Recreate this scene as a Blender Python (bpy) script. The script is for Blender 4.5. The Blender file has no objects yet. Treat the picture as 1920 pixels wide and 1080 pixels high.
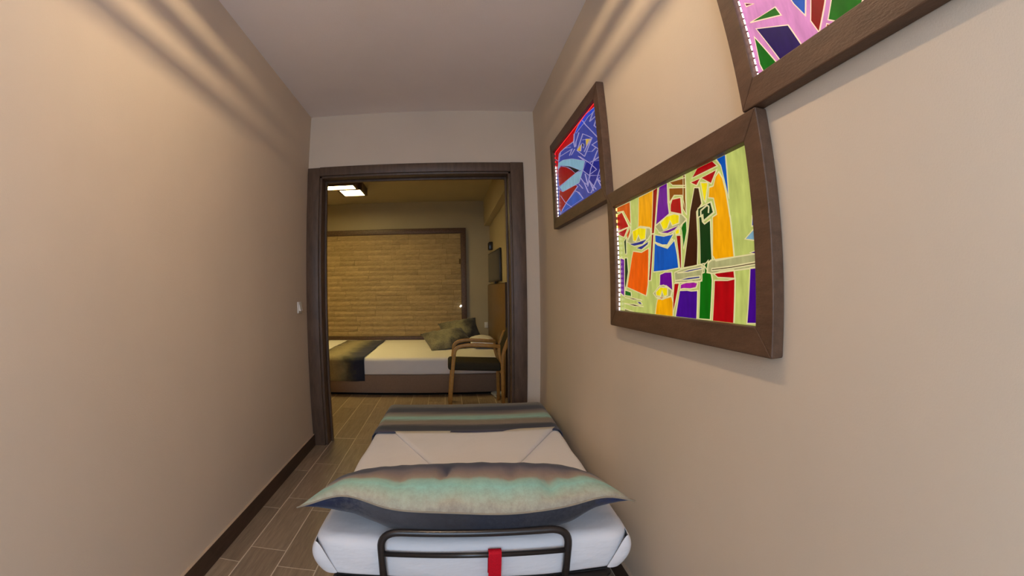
import bpy, bmesh, math, random
from mathutils import Vector, Matrix, noise

random.seed(7)
SC = bpy.context.scene
COL = SC.collection
PI = math.pi

# ------------------------------------------------------------------ camera
# wide-angle lens with barrel distortion (equidistant fisheye), standing in the corridor
EYE = 1.21
cam_data = bpy.data.cameras.new("camera")
cam_data.type = 'PANO'
cam_data.panorama_type = 'FISHEYE_LENS_POLYNOMIAL'
cam_data.fisheye_fov = math.radians(200)
cam_data.sensor_fit = 'HORIZONTAL'
cam_data.sensor_width = 36.0
cam_data.sensor_height = 20.25
cam_data.fisheye_polynomial_k0 = 0.0
cam_data.fisheye_polynomial_k1 = -0.58393 / 9.375
cam_data.fisheye_polynomial_k2 = 0.0
cam_data.fisheye_polynomial_k3 = 0.0
cam_data.fisheye_polynomial_k4 = 0.0
cam_data.shift_x = 112.693 / 1920
cam_data.shift_y = -15.337 / 1920
cam_data.clip_start = 0.02
cam = bpy.data.objects.new("camera", cam_data)
COL.objects.link(cam)
SC.camera = cam
def _cam_matrix(yaw, pit, rol):
    c, s = math.cos(rol), math.sin(rol); R = Matrix(((c, 0, s), (0, 1, 0), (-s, 0, c)))
    c, s = math.cos(pit), math.sin(pit); X = Matrix(((1, 0, 0), (0, c, -s), (0, s, c)))
    c, s = math.cos(yaw), math.sin(yaw); Z = Matrix(((c, s, 0), (-s, c, 0), (0, 0, 1)))
    M = Z @ X @ R
    r, f, u = M @ Vector((1, 0, 0)), M @ Vector((0, 1, 0)), M @ Vector((0, 0, 1))
    return Matrix(((r.x, u.x, -f.x, 0), (r.y, u.y, -f.y, 0), (r.z, u.z, -f.z, EYE), (0, 0, 0, 1)))
cam.matrix_world = _cam_matrix(0.009115, 0.013151, 0.015904)

# ------------------------------------------------------------------ world, exposure
world = bpy.data.worlds.new("overcast_sky")
SC.world = world
world.use_nodes = True
bg = world.node_tree.nodes["Background"]
bg.inputs[0].default_value = (0.56, 0.75, 1.0, 1)
bg.inputs[1].default_value = 9.2
SC.view_settings.view_transform = 'Standard'
SC.view_settings.look = 'None'
SC.view_settings.exposure = 0.33
SC.view_settings.gamma = 1.0
SC.view_settings.use_curve_mapping = False
CORRIDOR_TUBE = 124.0       # emission of the corridor ceiling light
BEDROOM_LAMP = 27.0        # emission of the bedroom ceiling light

# ------------------------------------------------------------------ layout (metres)
XL, XR = -1.075, 0.69        # corridor walls
YB, YD, YD2 = -1.60, 3.375, 3.56   # back wall, door wall front and back
ZC = 2.60
BXL, BXR, BYF = -2.75, 0.67, 7.12  # bedroom

# ------------------------------------------------------------------ materials
def srgb(r, g, b):
    f = lambda v: (v / 255 / 12.92) if v / 255 <= 0.04045 else ((v / 255 + 0.055) / 1.055) ** 2.4
    return (f(r), f(g), f(b), 1)
class NT:
    def __init__(self, name):
        self.m = bpy.data.materials.new(name); self.m.use_nodes = True
        self.nt = self.m.node_tree; self.b = self.nt.nodes["Principled BSDF"]; self.out = self.nt.nodes["Material Output"]
    def n(self, t, **kw):
        nd = self.nt.nodes.new(t)
        for k, v in kw.items():
            if k in nd.inputs: nd.inputs[k].default_value = v
            else: setattr(nd, k, v)
        return nd
    def l(self, a, b): self.nt.links.new(a, b)
def ramp(M, stops, interp='LINEAR'):
    r = M.n('ShaderNodeValToRGB'); e = r.color_ramp; e.interpolation = interp
    while len(e.elements) < len(stops): e.elements.new(0.5)
    for el, (p, c) in zip(e.elements, stops): el.position = p; el.color = c
    return r
def mat(name, col, rough=0.6, spec=0.3, noise_amt=0.0, noise_scale=30, bump=0.0, bump_scale=120, metal=0.0, stretch=None, sheen=0.0, rnd=0.0):
    M = NT(name); b = M.b
    b.inputs['Base Color'].default_value = col; b.inputs['Roughness'].default_value = rough
    b.inputs['Specular IOR Level'].default_value = spec; b.inputs['Metallic'].default_value = metal
    if sheen: b.inputs['Sheen Weight'].default_value = sheen
    tc = M.n('ShaderNodeTexCoord'); src = tc.outputs['Object']
    if stretch:
        mp = M.n('ShaderNodeMapping'); mp.inputs['Scale'].default_value = stretch; M.l(src, mp.inputs['Vector']); src = mp.outputs[0]
    if rnd:
        oi = M.n('ShaderNodeObjectInfo'); ad = M.n('ShaderNodeVectorMath', operation='ADD')
        mu = M.n('ShaderNodeMath', operation='MULTIPLY'); mu.inputs[1].default_value = 37.0
        M.l(oi.outputs['Random'], mu.inputs[0]); M.l(src, ad.inputs[0]); M.l(mu.outputs[0], ad.inputs[1]); src = ad.outputs[0]
    last = None
    if noise_amt:
        nz = M.n('ShaderNodeTexNoise', Scale=noise_scale, Detail=5.0, Roughness=0.6); M.l(src, nz.inputs['Vector'])
        d = tuple(c * (1 - noise_amt) for c in col[:3]) + (1,); h = tuple(min(1, c * (1 + noise_amt)) for c in col[:3]) + (1,)
        r = ramp(M, [(0.3, d), (0.7, h)]); M.l(nz.outputs[0], r.inputs[0]); last = r.outputs[0]
    if rnd:
        hs = M.n('ShaderNodeHueSaturation'); mr = M.n('ShaderNodeMapRange')
        mr.inputs['To Min'].default_value = 1 - rnd; mr.inputs['To Max'].default_value = 1 + rnd
        M.l(oi.outputs['Random'], mr.inputs[0]); M.l(mr.outputs[0], hs.inputs['Value'])
        if last: M.l(last, hs.inputs['Color'])
        else: hs.inputs['Color'].default_value = col
        last = hs.outputs[0]
    if last: M.l(last, b.inputs['Base Color'])
    if bump:
        nb = M.n('ShaderNodeTexNoise', Scale=bump_scale, Detail=4.0); M.l(src, nb.inputs['Vector'])
        bp = M.n('ShaderNodeBump', Strength=bump, Distance=0.01); M.l(nb.outputs[0], bp.inputs['Height']); M.l(bp.outputs[0], b.inputs['Normal'])
    return M.m
def emis(name, col, strength, gloss=0.0):
    M = NT(name); b = M.b
    b.inputs['Base Color'].default_value = (col[0] * .5, col[1] * .5, col[2] * .5, 1); b.inputs['Roughness'].default_value = 0.15 if gloss else 0.5
    b.inputs['Emission Color'].default_value = col; b.inputs['Emission Strength'].default_value = strength
    return M.m

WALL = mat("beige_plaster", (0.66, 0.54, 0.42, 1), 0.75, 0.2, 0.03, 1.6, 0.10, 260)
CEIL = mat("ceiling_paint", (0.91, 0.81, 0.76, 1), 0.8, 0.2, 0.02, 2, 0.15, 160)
BWALL_DIM = mat("bedroom_plaster_dimmed", (0.44, 0.37, 0.26, 1), 0.75, 0.2, 0.03, 2, 0.05, 200)  # corridor paint made darker: the bedroom's dimness is put into the colour
WOOD = mat("dark_walnut_wood", srgb(92, 68, 52), 0.42, 0.4, 0.30, 9, 0.12, 40, stretch=(6, 1, 6))
FRAMEW = mat("brown_picture_frame_wood", srgb(90, 65, 48), 0.5, 0.35, 0.25, 8, 0.15, 60, stretch=(5, 1.2, 5))
DOORW = mat("dark_door_wood", srgb(90, 70, 56), 0.45, 0.35, 0.25, 7, 0.1, 60, stretch=(5, 5, 1))
BASEB = mat("dark_baseboard_wood", srgb(76, 58, 46), 0.5, 0.3, 0.2, 10, 0.06, 60, stretch=(6, 1, 6))
BEADM = mat("pale_caulk", srgb(190, 165, 140), 0.7, 0.2)
GROUT = mat("pale_grout", srgb(210, 194, 172), 0.8, 0.2)
SHEET = mat("white_cotton_sheet", (0.83, 0.79, 0.78, 1), 0.85, 0.1, 0.02, 3, 1.0, 5.5, sheen=0.1, stretch=(1, 1, 2.2))
SHEET2 = mat("white_linen_sheet", (0.82, 0.78, 0.76, 1), 0.85, 0.1, 0.02, 3, 0.35, 7)
BLACKM = mat("black_lacquered_metal", srgb(44, 38, 36), 0.28, 0.5, 0.1, 20)
MESHM = mat("dark_canvas_base", srgb(58, 54, 52), 0.9, 0.1, 0.2, 60)
RED = mat("red_webbing", srgb(200, 12, 34), 0.7, 0.2, 0.12, 200, 0.2, 500)
RUBBER = mat("grey_rubber", srgb(60, 58, 58), 0.6, 0.3)
CHAIRW = mat("honey_birch_bentwood", srgb(188, 140, 74), 0.4, 0.4, 0.15, 10, 0.05, 60, stretch=(3, 8, 3))
DARKF = mat("dark_olive_upholstery", srgb(62, 56, 44), 0.9, 0.1, 0.15, 120, 0.2, 300)
BASEF = mat("taupe_bed_upholstery", srgb(142, 118, 100), 0.85, 0.15, 0.06, 60, 0.1, 300)
BLACK = mat("black_gap_shade_and_grille", srgb(20, 18, 16), 0.8, 0.1)  # shade of the gap under the bed painted black; also the speaker grille
HEADW = mat("brown_headboard_laminate", srgb(112, 84, 48), 0.35, 0.4, 0.15, 6, 0.0, 60, stretch=(1, 1, 4))
HEADD = mat("dark_headboard_edge", srgb(52, 40, 32), 0.5, 0.3, 0.1, 20)
TVB = mat("black_glossy_screen", srgb(26, 22, 18), 0.12, 0.6)
TVR = mat("dark_screen_bezel", srgb(40, 34, 28), 0.35, 0.5)
PLAST = mat("white_plastic", srgb(232, 226, 216), 0.35, 0.5)
STONE = mat("split_face_limestone", srgb(172, 148, 112), 0.9, 0.1, 0.14, 14, 0.9, 30, stretch=(1, 1, 3), rnd=0.10)
MORT = mat("stone_backing", srgb(120, 98, 66), 0.95, 0.1)
GLASSM = NT("clear_glass"); GLASSM.b.inputs['Transmission Weight'].default_value = 0.65; GLASSM.b.inputs['Roughness'].default_value = 0.03; GLASSM.b.inputs['Base Color'].default_value = (.95, .98, .96, 1); GLASSM = GLASSM.m

def tile_mat():
    M = NT("wood_look_floor_tile"); b = M.b; b.inputs['Roughness'].default_value = 0.38; b.inputs['Specular IOR Level'].default_value = 0.35
    tc = M.n('ShaderNodeTexCoord'); oi = M.n('ShaderNodeObjectInfo')
    mu = M.n('ShaderNodeMath', operation='MULTIPLY'); mu.inputs[1].default_value = 53.0; M.l(oi.outputs['Random'], mu.inputs[0])
    ad = M.n('ShaderNodeVectorMath', operation='ADD'); M.l(tc.outputs['Object'], ad.inputs[0]); M.l(mu.outputs[0], ad.inputs[1])
    mp = M.n('ShaderNodeMapping'); mp.inputs['Scale'].default_value = (22, 1.6, 8); M.l(ad.outputs[0], mp.inputs['Vector'])
    nz = M.n('ShaderNodeTexNoise', Scale=3.0, Detail=7.0, Roughness=0.65, Distortion=0.4); M.l(mp.outputs[0], nz.inputs['Vector'])
    r = ramp(M, [(0.25, srgb(120, 102, 84)), (0.55, srgb(148, 128, 106)), (0.8, srgb(170, 148, 124))]); M.l(nz.outputs[0], r.inputs[0])
    hs = M.n('ShaderNodeHueSaturation'); mr = M.n('ShaderNodeMapRange'); mr.inputs['To Min'].default_value = 0.86; mr.inputs['To Max'].default_value = 1.12
    M.l(oi.outputs['Random'], mr.inputs[0]); M.l(mr.outputs[0], hs.inputs['Value']); M.l(r.outputs[0], hs.inputs['Color']); M.l(hs.outputs[0], b.inputs['Base Color'])
    bp = M.n('ShaderNodeBump', Strength=0.12, Distance=0.003); M.l(nz.outputs[0], bp.inputs['Height']); M.l(bp.outputs[0], b.inputs['Normal'])
    return M.m
TILE = tile_mat()

def stripe_mat(name, axis, lo, hi, stops, warp=0.10, fine=0.35, stretch=(1.2, 6, 6), mott=0.55):
    """watercolour stripes across one object axis, edges broken up by noise"""
    M = NT(name); b = M.b; b.inputs['Roughness'].default_value = 0.75; b.inputs['Specular IOR Level'].default_value = 0.2; b.inputs['Sheen Weight'].default_value = 0.15
    tc = M.n('ShaderNodeTexCoord'); sp = M.n('ShaderNodeSeparateXYZ'); M.l(tc.outputs['Object'], sp.inputs[0])
    mr = M.n('ShaderNodeMapRange'); mr.clamp = False; mr.inputs['From Min'].default_value = lo; mr.inputs['From Max'].default_value = hi; M.l(sp.outputs[axis], mr.inputs[0])
    mp = M.n('ShaderNodeMapping'); mp.inputs['Scale'].default_value = stretch; M.l(tc.outputs['Object'], mp.inputs['Vector'])
    n1 = M.n('ShaderNodeTexNoise', Scale=2.2, Detail=3.0); M.l(mp.outputs[0], n1.inputs['Vector'])
    n2 = M.n('ShaderNodeTexNoise', Scale=14.0, Detail=6.0, Roughness=0.75); M.l(mp.outputs[0], n2.inputs['Vector'])
    a = M.n('ShaderNodeMath', operation='MULTIPLY_ADD'); a.inputs[1].default_value = warp * 2; M.l(n1.outputs[0], a.inputs[0]); M.l(mr.outputs[0], a.inputs[2])
    c = M.n('ShaderNodeMath', operation='MULTIPLY_ADD'); c.inputs[1].default_value = warp * fine * 2; M.l(n2.outputs[0], c.inputs[0]); M.l(a.outputs[0], c.inputs[2])
    d = M.n('ShaderNodeMath', operation='SUBTRACT'); d.inputs[1].default_value = warp * (1 + fine); M.l(c.outputs[0], d.inputs[0])
    r = ramp(M, stops); M.l(d.outputs[0], r.inputs[0])
    mx = M.n('ShaderNodeMix', data_type='RGBA', blend_type='MULTIPLY'); mx.inputs['Factor'].default_value = mott
    r2 = ramp(M, [(0.35, (.62, .60, .60, 1)), (0.62, (1.12, 1.1, 1.08, 1))]); M.l(n2.outputs[0], r2.inputs[0])
    M.l(r.outputs[0], mx.inputs[6]); M.l(r2.outputs[0], mx.inputs[7]); M.l(mx.outputs[2], b.inputs['Base Color'])
    wv = M.n('ShaderNodeTexNoise', Scale=320.0, Detail=1.0); M.l(tc.outputs['Object'], wv.inputs['Vector'])
    bp = M.n('ShaderNodeBump', Strength=0.15, Distance=0.002); M.l(wv.outputs[0], bp.inputs['Height']); M.l(bp.outputs[0], b.inputs['Normal'])
    return M.m
NAVY, SLATE, TAUPE, MINT, SAND, PLUM = srgb(46, 48, 66), srgb(84, 84, 92), srgb(140, 122, 108), srgb(150, 200, 188), srgb(176, 164, 142), srgb(112, 98, 106)

# ------------------------------------------------------------------ mesh helpers
def setp(o, label=None, cat=None, group=None, kind=None):
    if label: o["label"] = label
    if cat: o["category"] = cat
    if group: o["group"] = group
    if kind: o["kind"] = kind
    return o
def mesh(name, verts, faces, m, parent=None, smooth=False, origin=None, mats=None, fmat=None):
    """one mesh object; verts are in room metres, shifted so that the object's origin is at `origin` (or the parent's place)"""
    if origin is None: origin = Vector((0, 0, 0))
    origin = Vector(origin)
    base = Vector((0, 0, 0))
    p = parent
    while p is not None: base += p.location; p = p.parent
    me = bpy.data.meshes.new(name)
    me.from_pydata([tuple(Vector(v) - (base if parent else origin)) for v in verts], [], faces)
    for k in (mats or [m]): me.materials.append(k)
    if fmat:
        for f, i in zip(me.polygons, fmat): f.material_index = i
    if smooth:
        for f in me.polygons: f.use_smooth = True
    me.validate(); me.update()
    o = bpy.data.objects.new(name, me); COL.objects.link(o)
    if parent: o.parent = parent
    else: o.location = origin
    return o
def recalc(o):
    bm = bmesh.new(); bm.from_mesh(o.data); bmesh.ops.recalc_face_normals(bm, faces=bm.faces); bm.to_mesh(o.data); bm.free(); return o
def thing(name, loc, label, cat, group=None):
    o = bpy.data.objects.new(name, None); COL.objects.link(o); o.location = loc; o.empty_display_size = 0.1
    return setp(o, label, cat, group)
def box(name, a, b, m, parent=None, bevel=0.0, seg=2, origin=None, xf=None):
    (x0, y0, z0), (x1, y1, z1) = a, b
    bm = bmesh.new()
    vs = [bm.verts.new(v) for v in ((x0, y0, z0), (x1, y0, z0), (x1, y1, z0), (x0, y1, z0), (x0, y0, z1), (x1, y0, z1), (x1, y1, z1), (x0, y1, z1))]
    for f in ((0, 3, 2, 1), (4, 5, 6, 7), (0, 1, 5, 4), (1, 2, 6, 5), (2, 3, 7, 6), (3, 0, 4, 7)): bm.faces.new([vs[i] for i in f])
    if bevel: bmesh.ops.bevel(bm, geom=bm.edges[:], offset=bevel, segments=seg, affect='EDGES', profile=0.5)
    bm.verts.index_update()
    V = [v.co.copy() for v in bm.verts]; F = [[v.index for v in f.verts] for f in bm.faces]; bm.free()
    if xf: V = [xf(v) for v in V]
    if origin is None and parent is None: origin = ((x0 + x1) / 2, (y0 + y1) / 2, z0)
    o = mesh(name, V, F, m, parent, bevel > 0 and seg > 1, origin)
    return o
def fillet(pts, r, n=6):
    pts = [Vector(p) for p in pts]; out = [pts[0]]
    for i in range(1, len(pts) - 1):
        p, a, b = pts[i], pts[i - 1], pts[i + 1]
        rr = min(r, (a - p).length * .49, (b - p).length * .49)
        s, e = p + (a - p).normalized() * rr, p + (b - p).normalized() * rr
        for k in range(n + 1):
            t = k / n; out.append(s * (1 - t) ** 2 + p * 2 * t * (1 - t) + e * t * t)
    out.append(pts[-1]); return out
def sweep(name, path, prof, m, parent=None, up=(0, 0, 1), smooth=True, origin=None, closed=False):
    """prof: list of (side, up) offsets"""
    path = [Vector(p) for p in path]; n = len(path); V, F = [], []; up = Vector(up)
    k = len(prof)
    for i, p in enumerate(path):
        if closed: t = path[(i + 1) % n] - path[i - 1]
        else: t = path[min(i + 1, n - 1)] - path[max(i - 1, 0)]
        t.normalize(); s = t.cross(up)
        if s.length < 1e-4: s = t.cross(Vector((0.3, 1, 0.1)))
        s.normalize(); u = s.cross(t)
        V += [p + s * a + u * b for a, b in prof]
    for i in range(n if closed else n - 1):
        j = (i + 1) % n
        for q in range(k): F.append((i * k + q, i * k + (q + 1) % k, j * k + (q + 1) % k, j * k + q))
    if not closed: F.append(tuple(range(k - 1, -1, -1))); F.append(tuple((n - 1) * k + q for q in range(k)))
    return recalc(mesh(name, V, F, m, parent, smooth, origin))
def circ(r, n=12): return [(r * math.cos(2 * PI * i / n), r * math.sin(2 * PI * i / n)) for i in range(n)]
def rect(w, h, c=0.0):
    w, h = w / 2, h / 2
    if not c: return [(-w, -h), (w, -h), (w, h), (-w, h)]
    return [(-w + c, -h), (w - c, -h), (w, -h + c), (w, h - c), (w - c, h), (-w + c, h), (-w, h - c), (-w, -h + c)]
def lathe(name, prof, c, m, parent=None, n=28, origin=None):
    V, F = [], []
    for r, z in prof:
        V += [(c[0] + r * math.cos(2 * PI * i / n), c[1] + r * math.sin(2 * PI * i / n), c[2] + z) for i in range(n)]
    for a in range(len(prof) - 1):
        for i in range(n): F.append((a * n + i, a * n + (i + 1) % n, (a + 1) * n + (i + 1) % n, (a + 1) * n + i))
    return recalc(mesh(name, V, F, m, parent, True, origin or c))
def grid_faces(nu, nv, off=0, flip=False):
    F = []
    for j in range(nv - 1):
        for i in range(nu - 1):
            a = off + j * nu + i; f = (a, a + 1, a + nu + 1, a + nu); F.append(f[::-1] if flip else f)
    return F

# ------------------------------------------------------------------ glass pieces of the three pictures: colour, layer, outline (y, z) in metres on the wall
PANES_FACES = [
    ('orange1', 1, [(1.697, 1.52), (1.566, 1.519), (1.571, 1.439), (1.633, 1.498), (1.699, 1.504)]),
    ('red', 2, [(1.702, 1.49), (1.648, 1.493), (1.589, 1.431), (1.703, 1.428)]),
    ('red', 2, [(1.704, 1.42), (1.6, 1.426), (1.639, 1.398), (1.689, 1.412)]),
    ('orange1', 2, [(1.573, 1.426), (1.577, 1.409), (1.602, 1.386), (1.61, 1.402)]),
    ('amber', 1, [(1.481, 1.519), (1.364, 1.52), (1.391, 1.4), (1.432, 1.408), (1.5, 1.418)]),
    ('darkred', 1, [(1.36, 1.52), (1.327, 1.522), (1.365, 1.411), (1.375, 1.382), (1.39, 1.382), (1.385, 1.413)]),
    ('darkred', 1, [(1.392, 1.378), (1.379, 1.378), (1.414, 1.229), (1.427, 1.229)]),
    ('purple', 1, [(1.313, 1.521), (1.258, 1.523), (1.264, 1.463), (1.26, 1.428), (1.355, 1.407), (1.336, 1.465)]),
    ('brown', 1, [(1.245, 1.503), (1.146, 1.484), (1.151, 1.455), (1.151, 1.413), (1.166, 1.468), (1.217, 1.478), (1.249, 1.463)]),
    ('brown', 1, [(1.237, 1.52), (1.143, 1.512), (1.146, 1.493), (1.22, 1.509)]),
    ('red', 2, [(1.228, 1.465), (1.178, 1.461), (1.178, 1.415), (1.245, 1.432), (1.242, 1.451)]),
    ('eyegrey', 1, [(1.361, 1.401), (1.308, 1.414), (1.248, 1.424), (1.187, 1.417), (1.156, 1.396), (1.191, 1.383), (1.256, 1.364), (1.323, 1.374)]),
    ('yellow', 2, [(1.319, 1.407), (1.277, 1.42), (1.222, 1.42), (1.194, 1.412), (1.199, 1.392), (1.239, 1.39), (1.253, 1.408), (1.277, 1.386), (1.302, 1.385)]),
    ('purple', 2, [(1.338, 1.38), (1.273, 1.378), (1.202, 1.383), (1.228, 1.374), (1.274, 1.37)]),
    ('yellow', 2, [(1.222, 1.37), (1.199, 1.373), (1.2, 1.362), (1.22, 1.36)]),
    ('green', 1, [(1.155, 1.39), (1.156, 1.363), (1.179, 1.318), (1.183, 1.364), (1.186, 1.374), (1.174, 1.385)]),
    ('blue', 1, [(1.366, 1.373), (1.304, 1.362), (1.241, 1.362), (1.283, 1.336), (1.317, 1.339), (1.367, 1.352)]),
    ('blue', 1, [(1.372, 1.348), (1.353, 1.339), (1.282, 1.322), (1.235, 1.342), (1.222, 1.301), (1.216, 1.262), (1.294, 1.258), (1.388, 1.257)]),
    ('darkred', 1, [(1.219, 1.355), (1.194, 1.353), (1.198, 1.261), (1.204, 1.261)]),
    ('eyegrey', 1, [(1.61, 1.376), (1.556, 1.406), (1.484, 1.417), (1.404, 1.402), (1.402, 1.381), (1.431, 1.366), (1.523, 1.356)]),
    ('yellow', 2, [(1.552, 1.408), (1.491, 1.413), (1.436, 1.403), (1.445, 1.372), (1.484, 1.371), (1.5, 1.392), (1.527, 1.371), (1.549, 1.375)]),
    ('indigo', 2, [(1.584, 1.365), (1.503, 1.364), (1.431, 1.367), (1.468, 1.355), (1.542, 1.355)]),
    ('indigo', 2, [(1.521, 1.345), (1.468, 1.349), (1.418, 1.358), (1.428, 1.349), (1.481, 1.337)]),
    ('orange2', 1, [(1.557, 1.335), (1.483, 1.325), (1.423, 1.334), (1.425, 1.316), (1.438, 1.214), (1.453, 1.178), (1.623, 1.208), (1.572, 1.312)]),
    ('darkgreen', 1, [(1.641, 1.316), (1.62, 1.315), (1.613, 1.265), (1.641, 1.203), (1.648, 1.214)]),
    ('darkgreen', 1, [(1.642, 1.38), (1.622, 1.391), (1.625, 1.333), (1.636, 1.334)]),
    ('green', 1, [(1.645, 1.194), (1.59, 1.187), (1.587, 1.174), (1.646, 1.177)]),
    ('purple', 1, [(1.688, 1.319), (1.648, 1.311), (1.657, 1.174), (1.694, 1.185)]),
    ('purple', 1, [(1.34, 1.244), (1.304, 1.25), (1.262, 1.249), (1.257, 1.196), (1.297, 1.211), (1.344, 1.212)]),
    ('eyegrey', 2, [(1.389, 1.185), (1.346, 1.207), (1.316, 1.21), (1.26, 1.194), (1.269, 1.179), (1.327, 1.168), (1.368, 1.173)]),
    ('yellow', 3, [(1.368, 1.189), (1.336, 1.204), (1.287, 1.202), (1.288, 1.181), (1.31, 1.178), (1.324, 1.196), (1.337, 1.178), (1.365, 1.18)]),
    ('red', 3, [(1.363, 1.175), (1.293, 1.174), (1.327, 1.17)]),
    ('amber', 1, [(1.361, 1.166), (1.327, 1.166), (1.265, 1.175), (1.256, 1.158), (1.256, 1.114), (1.379, 1.115), (1.369, 1.151)]),
    ('red', 1, [(1.243, 1.214), (1.215, 1.215), (1.235, 1.171), (1.255, 1.127), (1.25, 1.179)]),
    ('magenta', 1, [(1.202, 1.211), (1.184, 1.214), (1.156, 1.218), (1.138, 1.219), (1.108, 1.214), (1.116, 1.204), (1.147, 1.201), (1.18, 1.202), (1.189, 1.202), (1.205, 1.2)]),
    ('violet', 1, [(1.209, 1.193), (1.165, 1.194), (1.143, 1.192), (1.108, 1.193), (1.113, 1.112), (1.189, 1.109), (1.238, 1.11)]),
    ('darkbrown', 1, [(1.094, 1.473), (1.072, 1.468), (1.064, 1.425), (1.095, 1.408), (1.098, 1.325), (1.106, 1.264), (1.182, 1.261), (1.142, 1.369), (1.128, 1.414)]),
    ('brown', 1, [(1.15, 1.522), (1.142, 1.52), (1.153, 1.412), (1.167, 1.428)]),
    ('red', 1, [(1.069, 1.524), (0.99, 1.524), (0.972, 1.506), (1.1, 1.504)]),
    ('red', 1, [(1.11, 1.492), (1.06, 1.492), (1.082, 1.479)]),
    ('red', 1, [(1.051, 1.492), (0.977, 1.495), (1.007, 1.469)]),
    ('yellow', 1, [(1.057, 1.479), (1.024, 1.472), (1.044, 1.428), (1.049, 1.433)]),
    ('amber', 1, [(0.966, 1.486), (0.953, 1.469), (0.944, 1.433), (0.936, 1.37), (0.935, 1.37), (0.928, 1.275), (1.008, 1.271), (1.023, 1.285), (1.012, 1.38), (0.991, 1.384), (0.992, 1.392), (1.0, 1.429), (1.025, 1.435), (1.017, 1.458), (0.997, 1.457), (0.981, 1.479)]),
    ('blue', 1, [(0.969, 1.524), (0.928, 1.525), (0.933, 1.42), (0.951, 1.502)]),
    ('darkgreen', 2, [(1.081, 1.413), (1.017, 1.419), (1.008, 1.393), (1.056, 1.38), (1.057, 1.396), (1.084, 1.392)]),
    ('darkgreen', 1, [(1.081, 1.403), (1.071, 1.401), (1.068, 1.376), (1.056, 1.367), (1.027, 1.374), (1.03, 1.319), (1.029, 1.274), (1.046, 1.268), (1.053, 1.25), (1.063, 1.259), (1.087, 1.266), (1.083, 1.333)]),
    ('green', 1, [(1.065, 1.261), (1.048, 1.27), (1.052, 1.241), (1.035, 1.237), (1.031, 1.221), (1.042, 1.121), (1.098, 1.12), (1.091, 1.217), (1.079, 1.224), (1.079, 1.238)]),
    ('red', 1, [(1.016, 1.236), (0.988, 1.241), (0.93, 1.242), (0.928, 1.225), (1.001, 1.229)]),
    ('red', 1, [(1.017, 1.219), (0.957, 1.218), (0.927, 1.221), (0.933, 1.111), (1.028, 1.111)]),
    ('violet', 1, [(0.861, 1.244), (0.836, 1.244), (0.838, 1.124), (0.875, 1.122)]),
    ('eyegrey', 1, [(1.239, 1.247), (1.186, 1.256), (1.068, 1.264), (1.069, 1.244), (1.082, 1.242), (1.083, 1.222), (1.154, 1.219), (1.236, 1.22)]),
    ('eyegrey', 1, [(1.047, 1.266), (1.033, 1.271), (1.011, 1.271), (0.929, 1.272), (0.835, 1.274), (0.837, 1.247), (1.028, 1.24), (1.053, 1.243)]),
    ('indigo', 2, [(1.221, 1.248), (1.154, 1.251), (1.08, 1.255), (1.08, 1.253), (1.154, 1.248)]),
    ('indigo', 2, [(1.234, 1.226), (1.155, 1.23), (1.092, 1.232), (1.092, 1.229), (1.155, 1.226)]),
    ('darkbrown', 2, [(1.027, 1.249), (0.937, 1.251), (0.838, 1.256), (0.838, 1.254), (0.938, 1.249), (1.027, 1.247)]),
    ('paleblue', 1, [(0.874, 1.312), (0.842, 1.328), (0.836, 1.325), (0.837, 1.306)]),
    ('violet', 1, [(0.858, 1.279), (0.836, 1.281), (0.836, 1.276)]),
    ('blue', 1, [(0.842, 1.357), (0.833, 1.353), (0.835, 1.338), (0.846, 1.339)]),
    ('darkbrown', 1, [(1.65, 1.169), (1.568, 1.165), (1.486, 1.159), (1.568, 1.162)]),
    ('darkbrown', 1, [(1.657, 1.147), (1.555, 1.143), (1.475, 1.137), (1.555, 1.139)]),
    ('darkbrown', 1, [(1.651, 1.122), (1.595, 1.118), (1.565, 1.107), (1.654, 1.106)]),
    ('indigo', 1, [(1.529, 1.154), (1.501, 1.153), (1.491, 1.147), (1.514, 1.148)]),
]
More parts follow.
